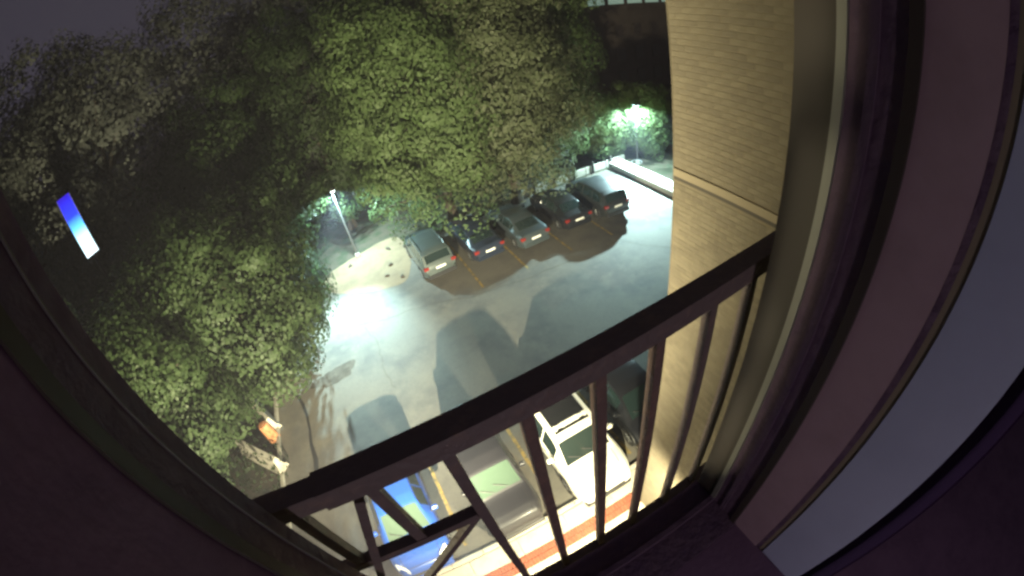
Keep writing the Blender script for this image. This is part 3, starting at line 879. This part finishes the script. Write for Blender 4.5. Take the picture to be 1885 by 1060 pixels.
def tree(name, label, x, y, h, r, zlow, ncl, nper, leaf, m, seed, lean=(0, 0), group=None, ry=None, clump=.75, cat='tree'):
    rng = np.random.default_rng(seed)
    t = tag(empty(name, (x, y, 0)), label, cat, group)
    rz_ = (h - zlow) / 2; cz = (h + zlow) / 2
    V, c = crown_mesh(rng, cz, r, ry or r, rz_, ncl, nper, leaf, clump=clump)
    V[:, 0] += lean[0]; V[:, 1] += lean[1]
    n = len(V) // 4
    me = bpy.data.meshes.new('crown')
    me.vertices.add(n * 4); me.vertices.foreach_set('co', V.astype(np.float32).ravel())
    me.loops.add(n * 4); me.loops.foreach_set('vertex_index', np.arange(n * 4, dtype=np.int32))
    me.polygons.add(n); me.polygons.foreach_set('loop_start', np.arange(0, n * 4, 4, dtype=np.int32))
    me.materials.append(MATS[m]); me.update(calc_edges=True)
    place('crown', me, t)
    random.seed(seed)
    tb = MB()
    k = .035 * h ** .75 + .06
    tb.tube([(0, 0, -.05), (.05, .02, zlow * .5), (lean[0] * .3, lean[1] * .3, cz * .8), (lean[0] * .8, lean[1] * .8, cz + rz_ * .6)], [k * 1.35, k, k * .75, k * .2], 9)
    pick = rng.choice(len(c), size=min(16, len(c)), replace=False)
    for i in pick:
        e_ = Vector(c[i]) + Vector((lean[0], lean[1], cz)); z0 = max(zlow * .7, min(e_.z - .8, cz))
        f = min(1, z0 / max(cz, .1)); s_ = Vector((lean[0] * .3 * f, lean[1] * .3 * f, z0))
        mid = s_.lerp(e_, .5) + Vector((0, 0, .25))
        tb.tube([s_, mid, e_], [k * .42, k * .25, k * .06], 6)
    tb.build('trunk', 'bark', t, True)
    return t
LG = 'trees along the left edge of the lot'
BG = 'trees behind the far row of cars'
tree('broadleaf_tree', 'nearest leafy tree, low crown over the pale barriers at lower left', -9.5, 10.4, 10.0, 3.1, .8, 168, 315, 0.129, 'leaf_maple', 1, group=LG, clump=0.90)
tree('broadleaf_tree', 'leafy tree leaning over the lane at the left of the pale apron', -6.2, 15.4, 9.6, 3.9, .5, 212, 315, 0.137, 'leaf_maple', 2, group=LG, clump=0.96)
tree('broadleaf_tree', 'dark tall tree directly behind the blue glowing panel', -15.5, 17.5, 17.6, 5.0, 2.5, 187, 281, 0.167, 'leaf_dark', 3, group=LG, clump=1.22)
tree('broadleaf_tree', 'tall dark tree against the sky at top left', -13.0, 24, 20.4, 5.4, 3, 187, 168, 0.218, 'leaf_dark', 4, group=LG, clump=1.28)
tree('broadleaf_tree', 'dim leafy tree left of the slim lamp post', -6.4, 23.6, 13.0, 4.4, 1.5, 200, 281, 0.159, 'leaf_maple', 5, group=LG, clump=1.15)
tree('broadleaf_tree', 'broad tree lit from below behind the slim lamp post', -0.8, 28.8, 16.5, 4.4, .8, 212, 298, 0.159, 'leaf_maple', 6, group=BG, clump=1.15)
tree('broadleaf_tree', 'large green tree overhanging the silver people carrier', 5.3, 23.1, 15.5, 4.5, 1.7, 275, 315, 0.159, 'leaf_fresh', 7, group=BG, clump=1.22)
tree('broadleaf_tree', 'large olive tree overhanging the middle of the far row', 9.6, 22.7, 16.5, 4.6, .9, 275, 315, 0.159, 'leaf_olive', 8, group=BG, clump=1.22)
tree('broadleaf_tree', 'green tree over the right end of the far row', 14.0, 26.0, 16.0, 4.3, .8, 237, 298, 0.159, 'leaf_fresh', 9, group=BG, clump=1.15)
tree('broadleaf_tree', 'tall tree in the second rank behind the olive tree', 8.5, 33.5, 21.5, 6.2, 3, 187, 159, 0.246, 'leaf_olive', 10, group=BG, clump=1.54)
tree('broadleaf_tree', 'tall tree in the second rank at the top of the view', 0.0, 34.5, 21.0, 6.2, 3, 187, 159, 0.246, 'leaf_dark', 11, group=BG, clump=1.54)
tree('broadleaf_tree', 'dark tree in the second rank at upper left', -7.0, 33.0, 21.5, 5.6, 3, 175, 159, 0.246, 'leaf_dark', 12, group=BG, clump=1.54)
tree('broadleaf_tree', 'dark tree at the far left edge of the view', -22.5, 20, 19.5, 5.8, 3, 150, 159, 0.246, 'leaf_dark', 13, group=LG, clump=1.54)
tree('broadleaf_tree', 'dark tree low at the left window jamb', -14.5, 10.5, 10.6, 4.0, 1.5, 150, 298, 0.152, 'leaf_dark', 14, group=LG, clump=1.09)
tree('broadleaf_tree', 'dark tree on the skyline between the two tall left trees', -19, 29, 22.5, 5.8, 4, 137, 159, 0.256, 'leaf_dark', 15, group=LG, clump=1.54)
tree('leafy_shrub', 'brightly lit shrub right of the far lamp post', 20.9, 23.3, 5.8, 2.3, .1, 187, 152, 0.125, 'leaf_fresh', 16, clump=.6, cat='shrub', group='shrubs by the far wall')
tree('leafy_shrub', 'lit shrub left of the far lamp post beyond the low wall', 18.4, 24.6, 5.4, 2.0, .1, 162, 152, 0.125, 'leaf_fresh', 17, clump=.6, cat='shrub', group='shrubs by the far wall')
tree('leafy_shrub', 'low shrub on the soil left of the pale apron', -4.6, 21.9, 3.0, 1.5, .05, 112, 133, 0.112, 'leaf_maple', 18, clump=.5, cat='shrub', group='shrubs by the apron')

# ------------------------------------------------------------------ thin volume added to lift the blacks and spread lamp glow
hm = bpy.data.materials.new('added_haze_air'); hm.use_nodes = True
hn = hm.node_tree; hn.nodes.clear()
ho = hn.nodes.new('ShaderNodeOutputMaterial'); hv = hn.nodes.new('ShaderNodeVolumePrincipled')
hv.inputs['Color'].default_value = (.82, .80, 1.0, 1); hv.inputs['Density'].default_value = .0012; hv.inputs['Anisotropy'].default_value = .3
hn.links.new(hv.outputs[0], ho.inputs['Volume'])
MATS['added_haze_air'] = hm
tag(MB().box(-70, 70, -8, 62, -1.1, 27).build('added_haze', 'added_haze_air'), kind='stuff')
